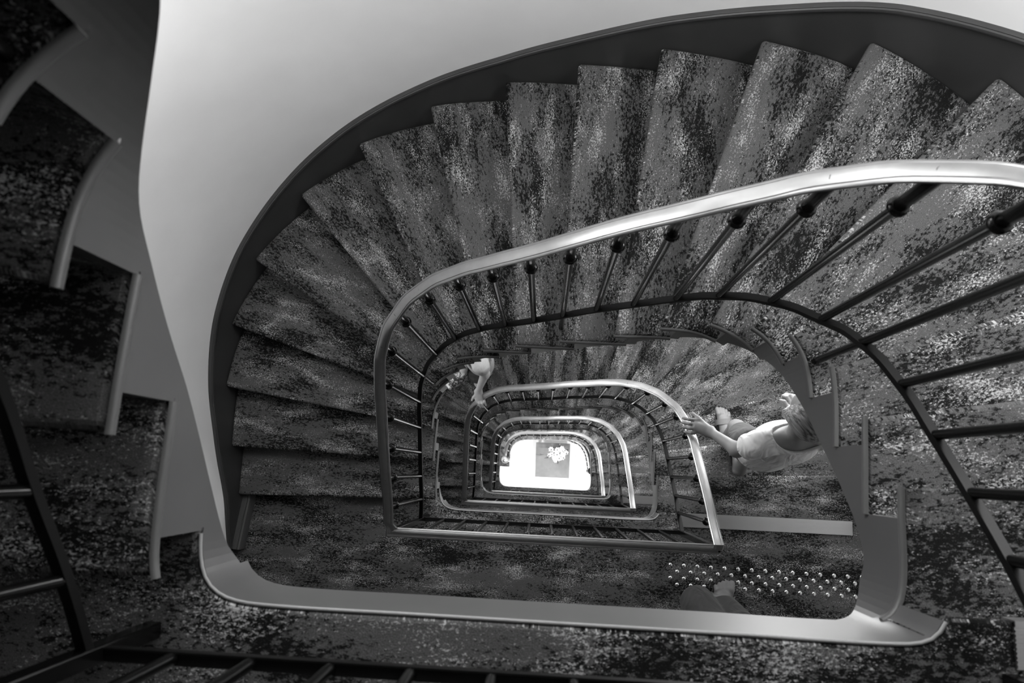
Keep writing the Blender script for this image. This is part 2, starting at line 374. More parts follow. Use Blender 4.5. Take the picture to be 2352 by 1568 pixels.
# ---------------------------------------------------------------- balustrades
BAL = [(.012, .122, .37), (.026, .247, .525), (.038, .368, .663), (.05, .487, .793), (.063, .603, .922), (.097, .712, 1.061), (.171, .795, 1.204), (.273, .846, 1.343), (.387, .864, 1.473),
       (.5, .863, 1.594), (.614, .860, 1.711), (.719, .858, 1.825), (.831, .859, 1.936), (.944, .856, 2.043), (1.062, .852, 2.157), (1.163, .834, 2.283), (1.269, .788, 2.423),
       (1.349, .711, 2.564), (1.392, .631, 2.689), (1.422, .523, 2.798), (1.433, .411, 2.897), (1.441, .303, 2.99), (1.45, .196, 3.073), (1.454, .103, 3.144)]
CA, CB = (-.006, 0.0), (1.457, -.003)
HB, LBZ, LRZ = .858, .165, 1.027
RAIL_PROF = [(-.019, -.006), (-.0218, -.003), (-.0218, .0015), (-.0185, .0042), (-.0155, .0046), (-.0143, .0038), (-.0132, .0056), (-.007, .0068), (0, .0072),
             (.007, .0068), (.0132, .0056), (.0143, .0038), (.0155, .0046), (.0185, .0042), (.0218, .0015), (.0218, -.003), (.019, -.006)]
BAR_PROF = [(-.0105, -.008), (.0105, -.008), (.0105, .004), (-.0065, .004), (-.0075, .008), (-.0105, .008)]
def shaft_vf(h):
    return lathe_vf([(.010, 0), (.010, h - .145), (.0128, h - .14), (.0128, h)], 12)
BAL_ME = make_mesh('baluster', *shaft_vf(HB - .008), M_IRON, smooth=40)
BALL_ME = make_mesh('landing_baluster', *shaft_vf(LRZ - LBZ - .008), M_IRON, smooth=40)
COLL_ME = make_mesh('collar', *lathe_vf([(.010, -.012), (.0165, -.010), (.0195, -.004), (.0195, .002), (.016, .007), (.0128, .008)], 14), M_IRON, smooth=40)
def baluster(root, x, y, z, me, h):
    b = link_mesh('baluster', me, root, (x, y, z)); link_mesh('collar', COLL_ME, b, (0, 0, h - .145)); return b
def balustrade(z0, label, with_landing=True, start=0, BAL=BAL, foot=.235):
    root = empty('balustrade', (CA[0], CA[1], z0)); set_tag(root, label, 'balustrade', 'balustrades of the stairwell')
    R = lambda p: (p[0] - CA[0], p[1] - CA[1], p[2])
    fl = catmull([(CA[0], CA[1], foot)] + BAL + [(CB[0], CB[1], LBZ + H + .05)], 6) if not start else catmull(BAL[start:] + [(CB[0], CB[1], LBZ + H + .05)], 6)
    bott = [R(p) for p in fl]
    vv, ff = sweep_vf(bott, BAR_PROF); obj('bottom_rail', vv, ff, M_FLAT_IRON, root, smooth=35)
    rp = [(p[0], p[1], p[2] + HB) for p in fl]
    if not start:
        rp = [(p[0], p[1], max(p[2], LRZ)) for p in rp]; rp[0] = (CA[0], CA[1], LRZ); rp[1] = (rp[1][0], rp[1][1], LRZ + .03)
    rp[-1] = (CB[0], CB[1], LRZ + H)
    rail = [R(p) for p in rp]
    if with_landing: rail = [R((CB[0], CB[1], LRZ))] + rail
    vv, ff = sweep_vf(rail, RAIL_PROF); obj('handrail', vv, ff, M_RAIL, root, smooth=32)
    for p in BAL[start:]: baluster(root, *R((p[0], p[1], p[2] + .005)), BAL_ME, HB - .008)
    # support legs from the bottom rail to the treads
    for i in (5, 11, 18):
        if i < start: continue
        p = BAL[i]; s = WELL.near(p[:2]); k = sum(1 for j in range(1, 20) if SI[j] <= s + .01); zt = k * RISE
        obj('support_leg', *[q for q in [lathe_vf([(.010, zt - p[2] - .004), (.010, 0)], 10)]][0], M_IRON, root, smooth=40).location = R(p)
    if with_landing:
        n = 11
        vv, ff = sweep_vf([R((CB[0], CB[1], LBZ)), R((CA[0], CA[1], LBZ))], BAR_PROF); obj('landing_bottom_rail', vv, ff, M_FLAT_IRON, root)
        for i in range(1, n + 1):
            t = i / (n + 1); baluster(root, *R((CA[0] + (CB[0] - CA[0]) * t, CA[1] + (CB[1] - CA[1]) * t, LBZ + .005)), BALL_ME, LRZ - LBZ - .008)
        for c in (CA, CB):
            o = obj('corner_post', *box_vf(-.014, .014, -.014, .014, 0, LRZ - .006), M_IRON, root); o.location = R((c[0], c[1], 0)); bevel(o, .003, 2)
    return root, rp
balustrade(LEVEL[0], 'near black balustrade foot at the bottom left corner, its handrail out of the picture', foot=.19,
           BAL=[(.0, .125, .28), (.0, .25, .375), (.005, .375, .47), (.02, .495, .60), (.045, .605, .79), (.09, .712, 1.01)] + BAL[6:])
balustrade(LEVEL[1], 'largest balustrade, bright metal handrail sweeping across the upper middle to the right edge')
balustrade(LEVEL[2], 'second handrail loop, the one both hands are resting on')
balustrade(LEVEL[3], 'third and smaller handrail loop, two floors below the hands')
rt, rp4 = balustrade(LEVEL[4], 'innermost handrail ending in a round newel above the white lobby', with_landing=False, start=3)
nx, ny, nz = rp4[0]
v, f = lathe_vf([(.03, -LRZ - .3), (.03, -LRZ + .1), (.018, -LRZ + .14), (.018, -.1), (.03, -.08), (.03, -.05), (.055, -.03), (.066, .0), (.055, .03), (.03, .05), (0.001, .055)], 18)
o = obj('newel_post', v, f, M_RAIL, rt, smooth=45); o.location = (nx - CA[0], ny - CA[1] - .035, nz)

# ---------------------------------------------------------------- added dome lamps, invented out of view to light the white wall and treads
mt, nt, b = new_mat('opal_glass'); b.inputs['Base Color'].default_value = grey(.85); b.inputs['Roughness'].default_value = .35; M_OPAL = mt
def added_dome_lamp(x, y, z, watts, label):
    root = empty('added_lamp', (x, y, z)); set_tag(root, label, 'lamp', 'added dome lamps of the stairwell')
    v, f = lathe_vf([(.03, .12), (.03, .03), (.10, .02), (.105, .0), (.10, -.012), (.06, -.004), (.001, -.002)], 20); obj('cap', v, f, M_RAIL, root, smooth=40)
    v, f = lathe_vf([(.012, -.002), (.035, -.02), (.04, -.045), (.028, -.068), (.001, -.078)], 16); obj('bulb', v, f, M_OPAL, root, smooth=60)
    ld = bpy.data.lights.new('added_light', 'POINT'); ld.energy = watts; ld.shadow_soft_size = .20
    lo = bpy.data.objects.new('added_light', ld); COL.objects.link(lo); lo.parent = root; lo.location = (0, 0, -.30)
for n in (0, 1, 2, 3, 4):
    k = ADDED_LAMP_TOP if n == 0 else 1.0; z = LEVEL[n]
    nm = ['the topmost flight', 'the largest flight', 'the flight with the woman', 'the third flight', 'the lowest flight'][n]
    added_dome_lamp(-.50, 1.05, z + 3.36, ADDED_LAMP_A * k, 'added unseen dome lamp over the left turn of ' + nm)
    added_dome_lamp(.25, 1.48, z + 3.98, ADDED_LAMP_B * k, 'added unseen dome lamp over the back of ' + nm)
    added_dome_lamp(1.92, 1.30, z + 3.80, ADDED_LAMP_C * k, 'added unseen dome lamp over the right turn of ' + nm)

# ---------------------------------------------------------------- lobby
fl = empty('floor', (.7, .3, GROUND)); set_tag(fl, 'bright white tiled lobby floor at the bottom of the well', kind='structure')
obj('bed', *box_vf(-3.4, 3.4, -2.0, 3.0, -.12, -.008), M_GROUT, fl)
TS = .45; tile_me = make_mesh('tile', *box_vf(-TS / 2 + .0015, TS / 2 - .0015, -TS / 2 + .0015, TS / 2 - .0015, -.01, 0), M_TILE)
for i in range(-7, 7):
    for j in range(-4, 6): link_mesh('tile', tile_me, fl, (-.12 + i * TS, .06 + j * TS, random.uniform(-.0004, .0004)))
def added_lobby_lamp(x, y, label):  # added lamps, hidden from view, that turn the lobby floor bright
    root = empty('added_lamp', (x, y, LEVEL[3] - .20)); set_tag(root, label, 'lamp', 'added lamps of the lobby')
    v, f = lathe_vf([(.09, 0), (.095, -.01), (.085, -.02), (.075, -.012)], 24); obj('ring', v, f, M_RAIL, root, smooth=40)
    ld = bpy.data.lights.new('added_lobby_light', 'AREA'); ld.shape = 'DISK'; ld.size = .15; ld.energy = ADDED_LOBBY_W
    lo = bpy.data.objects.new('added_lobby_light', ld); COL.objects.link(lo); lo.parent = root; lo.location = (0, 0, -.025)
for i, (x, y) in enumerate(((.2, -.45), (.75, -.45), (1.3, -.45))): added_lobby_lamp(x, y, 'added unseen lamp under the lowest landing, number %s from the left' % ('one', 'two', 'three')[i])

# ---------------------------------------------------------------- people (smooth blended bodies)
def surface_nets(F, h, org):
    S = F < 0; nx, ny, nz = F.shape
    corner = [(i, j, k) for i in (0, 1) for j in (0, 1) for k in (0, 1)]
    cnt = np.zeros((nx - 1, ny - 1, nz - 1), np.int8)
    for i, j, k in corner: cnt += S[i:nx - 1 + i, j:ny - 1 + j, k:nz - 1 + k]
    act = (cnt > 0) & (cnt < 8); idx = -np.ones(act.shape, np.int64); C = np.argwhere(act); idx[act] = np.arange(len(C))
    acc = np.zeros((len(C), 3)); num = np.zeros(len(C))
    for a in range(8):
        for ax in range(3):
            ca = corner[a]
            if ca[ax]: continue
            cb = list(ca); cb[ax] = 1
            fa = F[C[:, 0] + ca[0], C[:, 1] + ca[1], C[:, 2] + ca[2]]; fb = F[C[:, 0] + cb[0], C[:, 1] + cb[1], C[:, 2] + cb[2]]
            mk = (fa < 0) != (fb < 0); t = np.where(mk, fa / np.where(mk, fa - fb, 1), 0)
            p = np.tile(np.array(ca, float), (len(C), 1)); p[:, ax] += t
            acc[mk] += p[mk]; num[mk] += 1
    V = (C + acc / num[:, None]) * h + org; Q = []
    for ax in range(3):
        b, c = (ax + 1) % 3, (ax + 2) % 3
        sl0 = [slice(None)] * 3; sl1 = [slice(None)] * 3; sl0[ax] = slice(0, -1); sl1[ax] = slice(1, None)
        A, B2 = S[tuple(sl0)], S[tuple(sl1)]; E = np.argwhere(A != B2); fl = A[tuple(E.T)]
        ok = (E[:, b] > 0) & (E[:, c] > 0) & (E[:, b] < F.shape[b] - 1) & (E[:, c] < F.shape[c] - 1); E = E[ok]; fl = fl[ok]
        def cell(db, dc):
            q = E.copy(); q[:, b] -= db; q[:, c] -= dc; return idx[q[:, 0], q[:, 1], q[:, 2]]
        q = np.stack([cell(1, 1), cell(0, 1), cell(0, 0), cell(1, 0)], 1); q[~fl] = q[~fl][:, ::-1]; Q.append(q)
    return V, np.concatenate(Q)
def blend(name, prims, mat, parent, h=.005, k=.02, cuts=(), org0=(0, 0, 0)):
    """prims: (p0, p1, r0, r1[, flatten_axis, factor]) tapered capsules; cuts: functions of X, Y, Z giving a field to intersect with"""
    P = np.array([q[0] for q in prims] + [q[1] for q in prims], float); R = max(max(q[2], q[3]) for q in prims) + .05
    lo = P.min(0) - R; n = np.ceil((P.max(0) + R - lo) / h).astype(int) + 1
    F = np.full(n, .08); ax = [lo[i] + h * np.arange(n[i]) for i in range(3)]
    for q in prims:
        a, b = np.array(q[0], float), np.array(q[1], float); rm = max(q[2], q[3]) * 1.6 + .05
        i0 = np.maximum(((np.minimum(a, b) - rm - lo) / h).astype(int), 0); i1 = np.minimum(((np.maximum(a, b) + rm - lo) / h).astype(int) + 2, n)
        X, Y, Z = np.meshgrid(*[ax[i][i0[i]:i1[i]] for i in range(3)], indexing='ij')
        d = b - a; dd = max(d @ d, 1e-9); W = [X - a[0], Y - a[1], Z - a[2]]
        t = np.clip((W[0] * d[0] + W[1] * d[1] + W[2] * d[2]) / dd, 0, 1)
        D = [W[i] - t * d[i] for i in range(3)]
        r2 = D[0]**2 + D[1]**2 + D[2]**2
        if len(q) > 4:      # widen along one axis (torso, palm)
            u = np.array(q[4], float); u /= np.linalg.norm(u); s_ = D[0] * u[0] + D[1] * u[1] + D[2] * u[2]; r2 = r2 - s_**2 + (s_ / q[5])**2
        f = np.sqrt(r2) - (q[2] + (q[3] - q[2]) * t)
        sl = tuple(slice(i0[i], i1[i]) for i in range(3)); G = F[sl]; kk = q[6] if len(q) > 6 else k
        hh = np.clip(.5 + .5 * (G - f) / kk, 0, 1); F[sl] = G * (1 - hh) + f * hh - kk * hh * (1 - hh)
    if cuts:
        X, Y, Z = np.meshgrid(*ax, indexing='ij')
        for c in cuts: F = np.maximum(F, c(X, Y, Z))
    V, Q = surface_nets(F, h, lo)
    me = bpy.data.meshes.new(name); me.from_pydata((V - np.array(org0)).tolist(), [], Q.tolist()); me.materials.append(mat)
    me.polygons.foreach_set('use_smooth', [True] * len(me.polygons)); me.update()
    return link_mesh(name, me, parent)
def V3(*a): return np.array(a, float)
def unit(a): a = np.array(a, float); return a / np.linalg.norm(a)
def hand_prims(wrist, knuckle, across, tips, thumb, s=1.0):
    """palm plus four fingers (each a chain through a middle joint) and a thumb leaving the side of the palm"""
    out = [(wrist, knuckle, .021 * s, .019 * s, across, 1.55, .012)]
    for (off, pts) in tips:
        root = np.array(knuckle) + np.array(across) * off * s; ch = [root] + [np.array(p) for p in pts]; rr = [.0098, .0090, .0084, .0072]
        for i in range(len(ch) - 1): out.append((ch[i], ch[i + 1], rr[i] * s, rr[i + 1] * s, (0, 0, 1), 1.0, .005))
    ch = [np.array(p) for p in thumb]; rr = [.0125, .0105, .0088]
    for i in range(len(ch) - 1): out.append((ch[i], ch[i + 1], rr[i] * s, rr[i + 1] * s, (0, 0, 1), 1.0, .008))
    return out
def head_prims(c, fwd, s=1.0, up=(0, 0, 1)):
    c = np.array(c, float); f = unit(fwd); u = np.array(up, float); u = unit(u - f * (u @ f)); r = np.cross(f, u)
    P = [(c + u * .03 * s - f * .012 * s, c + u * .028 * s + f * .012 * s, .078 * s, .074 * s, u, 1.12), (c - u * .035 * s + f * .03 * s, c - u * .075 * s + f * .045 * s, .052 * s, .034 * s),
         (c + f * .078 * s + u * .012 * s, c + f * .100 * s - u * .022 * s, .009 * s, .013 * s, u, 1.0, .010), (c + f * .080 * s - u * .048 * s - r * .014 * s, c + f * .080 * s - u * .048 * s + r * .014 * s, .008 * s, .008 * s, u, 1.0, .008)]
    for q in (-1, 1): P.append((c + r * q * .076 * s - u * .012 * s, c + r * q * .078 * s + u * .018 * s, .011 * s, .014 * s, u, 1.1, .008))
    return P
def eyes(c, fwd, parent, org, s=1.0):
    c = np.array(c, float); f = unit(fwd); u = unit(V3(0, 0, 1) - f * f[2]); r = np.cross(f, u)
    for q in (-1, 1):
        p = c + f * .074 * s + u * .008 * s + r * q * .030 * s - np.array(org); v, fc = lathe_vf([(.001, -.010), (.007, -.007), (.010, 0), (.007, .007), (.001, .010)], 10)
        obj('eye', v, fc, M_DARKEYE, parent, smooth=80).location = tuple(p)
M_SKIN2 = simple('pale_skin', .38, .55, noise=.05, nscale=25); M_SKIN = simple('skin', .17, .55, noise=.05, nscale=25); M_SKIN_D = simple('tanned_skin', .17, .6, noise=.06, nscale=25); M_DARKEYE = simple('dark_eye', .02, .2)
def cloth(name, val, fold=.6, scale=9.0, rough=.9):
    mt, nt, b = new_mat(name); b.inputs['Base Color'].default_value = grey(val); b.inputs['Roughness'].default_value = rough; b.inputs['Sheen Weight'].default_value = .1
    tc = N(nt, 'ShaderNodeTexCoord'); nz = N(nt, 'ShaderNodeTexNoise'); nz.inputs['Scale'].default_value = scale; nz.inputs['Distortion'].default_value = 1.2; nz.inputs['Detail'].default_value = 2
    mp = N(nt, 'ShaderNodeMapping'); mp.inputs['Scale'].default_value = (1.6, 1, .55)
    nt.links.new(tc.outputs['Object'], mp.inputs[0]); nt.links.new(mp.outputs[0], nz.inputs['Vector'])
    bp = N(nt, 'ShaderNodeBump'); bp.inputs['Strength'].default_value = fold; bp.inputs['Distance'].default_value = .03
    nt.links.new(nz.outputs['Fac'], bp.inputs['Height']); nt.links.new(bp.outputs[0], b.inputs['Normal']); return mt
M_TEE = cloth('white_cotton', .56, .9); M_TEE2 = cloth('pale_grey_cotton', .30, .4); M_SHORT = cloth('dark_denim', .03, .4); M_TROUSER = cloth('charcoal_trousers', .02, .5, 6.0); M_TOP = cloth('dark_top', .05, .4)
M_SOLE = simple('dark_rubber_sole', .012, .7); M_STRAP = simple('grey_sandal_strap', .17, .7)
def hair_mat():
    mt, nt, b = new_mat('long_fair_hair'); tc = N(nt, 'ShaderNodeTexCoord'); mp = N(nt, 'ShaderNodeMapping'); mp.inputs['Rotation'].default_value = (0, 0, .9); mp2 = N(nt, 'ShaderNodeMapping'); mp2.inputs['Scale'].default_value = (7, 120, 60)
    nz = N(nt, 'ShaderNodeTexNoise'); nz.inputs['Scale'].default_value = 1.0; nz.inputs['Detail'].default_value = 3; nz.inputs['Distortion'].default_value = .25
    cr = N(nt, 'ShaderNodeMapRange'); cr.inputs[1].default_value = .35; cr.inputs[2].default_value = .65; cr.inputs[3].default_value = .035; cr.inputs[4].default_value = .30
    nt.links.new(tc.outputs['Object'], mp.inputs[0]); nt.links.new(mp.outputs[0], mp2.inputs[0]); nt.links.new(mp2.outputs[0], nz.inputs['Vector']); nt.links.new(nz.outputs['Fac'], cr.inputs[0]); nt.links.new(cr.outputs[0], b.inputs['Base Color'])
    bp = N(nt, 'ShaderNodeBump'); bp.inputs['Strength'].default_value = .6; bp.inputs['Distance'].default_value = .01; nt.links.new(nz.outputs['Fac'], bp.inputs['Height']); nt.links.new(bp.outputs[0], b.inputs['Normal'])
    b.inputs['Roughness'].default_value = .42; return mt
M_HAIR = hair_mat(); M_HAIR_D = simple('short_dark_hair', .03, .5, noise=.5, nscale=60, bump=.4)
def sandal(parent, org, heel, toe, z, straps=True, w=1.0):
    d = unit(np.array(toe[:2]) - np.array(heel[:2])); n = V3(-d[1], d[0]); L = np.linalg.norm(np.array(toe[:2]) - np.array(heel[:2]))
    outline = []
    for i in range(20):
        a = 2 * math.pi * i / 20; x = math.cos(a); y = math.sin(a); wd = (.046 + .012 * x) * w
        outline.append((heel[0] + d[0] * (L / 2 + x * (L / 2 + .022)) + n[0] * y * wd - org[0], heel[1] + d[1] * (L / 2 + x * (L / 2 + .022)) + n[1] * y * wd - org[1]))
    v, f = prism_vf(outline, z - org[2], z + .022 - org[2]); o = obj('sandal_sole', v, f, M_SOLE, parent); bevel(o, .005, 2)
    if straps:
        c = np.array(heel[:2]) + d[:2] * L * .62; path = []
        for i in range(13):
            a = math.pi * i / 12; path.append((c[0] + n[0] * math.cos(a) * .052 * w - org[0], c[1] + n[1] * math.cos(a) * .052 * w - org[1], z + .02 + .062 * math.sin(a)**.7 - org[2]))
        vv = []; ff = []
        for i, p in enumerate(path):
            for e in (-.018, .018): vv.append((p[0] + d[0] * e, p[1] + d[1] * e, p[2])); vv.append((p[0] + d[0] * e, p[1] + d[1] * e, p[2] - .004))
        for i in range(12):
            a, b = i * 4, i * 4 + 4; ff += [(a, a + 2, b + 2, b), (a + 1, b + 1, b + 3, a + 3), (a, b, b + 1, a + 1), (a + 2, a + 3, b + 3, b + 2)]
        ff += [(0, 1, 3, 2), (48, 50, 51, 49)]
        obj('sandal_strap', vv, ff, M_STRAP, o, smooth=50)
def foot_prims(heel, toe, ankle, s=1.0, big=1):
    """heel, instep and five separate toes; big = side of the big toe (+1 left of travel)"""
    h_, t_ = np.array(heel, float), np.array(toe, float); L = t_ - h_; d = unit(L); n = V3(-d[1], d[0], 0) * big
    P = [(ankle, h_ + V3(0, 0, .01), .036 * s, .032 * s), (h_, h_ + L * .55, .030 * s, .026 * s, n, 1.35), (np.array(ankle) - V3(0, 0, .01), h_ + L * .55, .033 * s, .022 * s), (h_ + L * .55 - n * .014 * s, h_ + L * .72, .022 * s, .020 * s, n, 1.9)]
    for o_, l_, r in ((-.040, .84, .0095), (-.024, .92, .0098), (-.007, .97, .0102), (.010, 1.0, .0105), (.033, .99, .0155)):
        a = h_ + L * .66 + n * o_ * .85 * s - V3(0, 0, .004); b_ = h_ + L * l_ + n * o_ * s; mid = (a + b_) / 2 + V3(0, 0, .006)
        P += [(a, mid, r * s, r * s, n, 1.0, .004), (mid, b_ - V3(0, 0, .010), r * s, r * .92 * s, n, 1.0, .004)]
    return P

# --- the woman in the white T-shirt, coming down with her left hand on the rail
G = (1.82, .50, -.40); gw = empty('person', G); set_tag(gw, 'person in white T-shirt with long fair hair, hand on the second handrail', 'person')
pel = V3(1.83, .47, .47); nk = V3(1.815, .505, 1.05); shL = V3(1.672, .475, .985); shR = V3(1.945, .52, .985); elL = V3(1.605, .448, .79); wrL = V3(1.510, .535, .672)
elR = V3(1.955, .60, .78); wrR = V3(1.925, .668, .62); hd = V3(1.806, .602, 1.19); kL = V3(1.80, .60, .06); aL = V3(1.86, .585, -.40); kR = V3(1.90, .52, .03); aR = V3(1.905, .40, -.235)
fw = unit((-.12, .85, -.5)); kn = V3(1.440, .562, .648); ac = unit(V3(.25, 1, 0))
tips = [(-.034, [V3(1.416, .528, .652), V3(1.396, .532, .636), V3(1.390, .535, .615)]), (-.011, [V3(1.409, .551, .651), V3(1.386, .556, .634), V3(1.380, .559, .612)]),
        (.012, [V3(1.407, .574, .646), V3(1.384, .579, .628), V3(1.378, .582, .606)]), (.033, [V3(1.410, .597, .638), V3(1.388, .603, .620), V3(1.383, .605, .602)])]
thumb = [wrL + (kn - wrL) * .35 + ac * .022 - V3(0, 0, .004), V3(1.452, .606, .640), V3(1.428, .628, .622)]
body = [(pel, pel + V3(0, 0, .12), .095, .085, (1, .1, 0), 1.35), (pel + V3(0, 0, .12), nk - V3(0, .01, .2), .08, .085, (1, .1, 0), 1.4), (nk - V3(0, .01, .2), nk - V3(0, 0, .08), .085, .06, (1, .1, 0), 1.7),
        (nk - V3(0, 0, .05), hd - V3(0, .015, .06), .047, .045), (shL, elL, .042, .034), (elL, wrL, .034, .022), (shR, elR, .042, .034), (elR, wrR, .034, .022), (nk - V3(0, 0, .06), shL, .045, .045), (nk - V3(0, 0, .06), shR, .045, .045),
        (pel + V3(-.07, .02, -.01), kL, .078, .05), (kL, aL, .05, .032), (pel + V3(.07, 0, -.01), kR, .078, .05), (kR, aR, .05, .032)]
body += hand_prims(wrL, kn, ac, tips, thumb) + head_prims(hd, fw)
kR2 = V3(1.968, .70, .555); a2 = unit(V3(.8, .6, 0))
body += hand_prims(wrR, kR2, a2, [(-.03, [kR2 + V3(-.045, .02, -.02), kR2 + V3(-.055, .03, -.055)]), (-.01, [kR2 + V3(-.03, .045, -.025), kR2 + V3(-.04, .055, -.06)]), (.01, [kR2 + V3(-.015, .055, -.025), kR2 + V3(-.025, .065, -.06)]), (.03, [kR2 + V3(.01, .05, -.02), kR2 + V3(0, .06, -.05)])],
                   [wrR + (kR2 - wrR) * .4 - a2 * .02, wrR + (kR2 - wrR) * .8 - a2 * .045, kR2 - a2 * .05 + V3(0, 0, -.03)])
body += foot_prims(V3(1.90, .36, -.275), V3(1.895, .60, -.285) - V3(0, .04, 0), aR) + foot_prims(V3(1.865, .56, -.435), V3(1.84, .765, -.44), aL)
bw = blend('body', body, M_SKIN, gw, h=.005, k=.025, org0=G)
eyes(hd, fw, bw, G)
tee = [(pel + V3(0, -.005, .04), pel + V3(0, 0, .14), .115, .10, (1, .1, 0), 1.35), (pel + V3(0, 0, .12), nk - V3(0, .015, .2), .094, .102, (1, .1, 0), 1.42), (nk - V3(0, .015, .2), nk - V3(0, .005, .08), .102, .075, (1, .1, 0), 1.65),
       (nk - V3(0, 0, .06), shL, .06, .058), (nk - V3(0, 0, .06), shR, .06, .058), (shL, shL + (elL - shL) * .55, .056, .064), (shR, shR + (elR - shR) * .55, .056, .064)]
dL = unit(elL - shL); dR = unit(elR - shR); sL = shL + (elL - shL) * .55; sR = shR + (elR - shR) * .55
def sleeve(s_, d): return lambda X, Y, Z: np.where((X - s_[0])**2 + (Y - s_[1])**2 + (Z - s_[2])**2 < .11**2, (X - s_[0]) * d[0] + (Y - s_[1]) * d[1] + (Z - s_[2]) * d[2], -1.0)
neck = lambda X, Y, Z: .112 - np.sqrt((X - nk[0] - .01)**2 * .72 + (Y - nk[1] - .03)**2 + ((Z - nk[2] - .02) * .9)**2)
hem = lambda X, Y, Z: pel[2] + .0 - Z
blend('t_shirt', tee, M_TEE, gw, h=.005, k=.03, cuts=(neck, hem, sleeve(sL, dL), sleeve(sR, dR)), org0=G)
sh = [(pel + V3(0, 0, .06), pel + V3(0, 0, -.01), .10, .105, (1, .1, 0), 1.35), (pel + V3(-.07, .02, -.01), pel + (kL - pel) * .55 + V3(-.04, 0, 0), .094, .088), (pel + V3(.07, 0, -.01), pel + (kR - pel) * .5 + V3(.04, 0, 0), .094, .086)]
def plane(p, d): return lambda X, Y, Z: (X - p[0]) * d[0] + (Y - p[1]) * d[1] + (Z - p[2]) * d[2]
blend('shorts', sh, M_SHORT, gw, h=.006, k=.03, cuts=(plane(pel + (kL - pel) * .48, unit(V3(0, .1, -1))), plane(pel + V3(0, 0, .05), (0, 0, 1))), org0=G)
uh = V3(0, 0, 1)
hair = [(hd + V3(0, -.02, .045), hd + V3(.0, -.01, .03), .088, .086), (hd + V3(.02, -.07, .01), nk + V3(.085, .0, .035), .056, .032, (1, 0, 0), 1.4), (hd + V3(.07, -.02, .02), hd + V3(.09, .02, -.10), .045, .040),
        (hd + V3(.09, .02, -.10), hd + V3(.07, .05, -.30), .040, .022, (1, 0, 0), 1.4), (hd + V3(-.062, -.02, .03), hd + V3(-.070, .0, -.05), .036, .026)]
face = lambda X, Y, Z: .066 - np.sqrt((X - hd[0] - fw[0] * .085)**2 + (Y - hd[1] - fw[1] * .085)**2 + (Z - hd[2] - fw[2] * .085 + .01)**2)
blend('hair', hair, M_HAIR, gw, h=.005, k=.03, cuts=(face,), org0=G)
sandal(gw, G, (1.90, .35), (1.895, .545), -.32); sandal(gw, G, (1.865, .555), (1.84, .75), -.48)

# --- the person on the studded landing, mostly under the near landing
G = (1.66, -.42, 0); gp = empty('person', G); set_tag(gp, 'person in charcoal trousers and sandals standing on the studded landing', 'person')
pel = V3(1.64, -.52, .93); nk = V3(1.64, -.56, 1.46); hd = V3(1.64, -.53, 1.62); aR = V3(1.712, -.395, .09); aL = V3(1.60, -.43, .09); kR = V3(1.705, -.44, .50); kL = V3(1.585, -.46, .50)
body = [(pel, nk - V3(0, 0, .2), .10, .10, (1, 0, 0), 1.35), (nk - V3(0, 0, .2), nk - V3(0, 0, .06), .10, .07, (1, 0, 0), 1.7), (nk - V3(0, 0, .06), hd - V3(0, 0, .06), .052, .05),
        (pel + V3(.08, 0, 0), kR, .085, .055), (kR, aR, .055, .036), (pel - V3(.08, 0, 0), kL, .085, .055), (kL, aL, .055, .036)]
for q in (-1, 1):
    s_ = nk + V3(q * .17, 0, -.07); e_ = s_ + V3(q * .05, .02, -.27); w_ = e_ + V3(-q * .02, .10, -.22); k_ = w_ + V3(0, .03, -.08); a_ = V3(0, 1, .2)
    body += [(s_, e_, .048, .038), (e_, w_, .038, .025), (nk - V3(0, 0, .07), s_, .05, .05)]
    body += hand_prims(w_, k_, unit(V3(.3, 1, 0)), [(o_, [k_ + V3(0, o_ * 1.1, -.035), k_ + V3(-q * .015, o_ * 1.1, -.07)]) for o_ in (-.03, -.01, .01, .03)], [w_ + (k_ - w_) * .3 + V3(0, .025, 0), w_ + V3(-q * .01, .05, -.06), w_ + V3(-q * .015, .055, -.09)])
body += foot_prims(V3(1.705, -.475, .048), V3(1.730, -.272, .048), aR, 1.22, -1) + foot_prims(V3(1.60, -.52, .048), V3(1.61, -.33, .048), aL, 1.22) + head_prims(hd, (0, 1, -.1))
bp_ = blend('body', body, M_SKIN_D, gp, h=.006, k=.025, org0=G); eyes(hd, (0, 1, -.1), bp_, G)
tr = [(pel + V3(0, 0, .06), pel, .112, .118, (1, 0, 0), 1.35), (pel + V3(.08, 0, -.02), kR, .105, .088), (kR, V3(1.715, -.42, .07), .088, .088, (.9, -.2, 0), 1.0), (pel - V3(.08, 0, .02), kL, .105, .092), (kL, V3(1.575, -.395, .05), .092, .098)]
blend('trousers', tr, M_TROUSER, gp, h=.006, k=.012, cuts=(lambda X, Y, Z: np.where(X > 1.645, .075, .03) - Z + np.where(X > 1.645, np.maximum(Y + .37, 0) * 1.0, 0), plane(pel + V3(0, 0, .07), (0, 0, 1))), org0=G)
tp = [(pel + V3(0, 0, .0), nk - V3(0, 0, .2), .118, .115, (1, 0, 0), 1.35), (nk - V3(0, 0, .2), nk - V3(0, 0, .08), .115, .085, (1, 0, 0), 1.65)] + [(nk - V3(0, 0, .07), nk + V3(q * .17, 0, -.07), .065, .064) for q in (-1, 1)] + [(nk + V3(q * .17, 0, -.07), nk + V3(q * .20, .01, -.22), .062, .066) for q in (-1, 1)]
blend('top', tp, M_TOP, gp, h=.006, k=.03, cuts=(lambda X, Y, Z: .075 - np.sqrt((X - nk[0])**2 + (Y - nk[1])**2 + (Z - nk[2] - .02)**2),), org0=G)
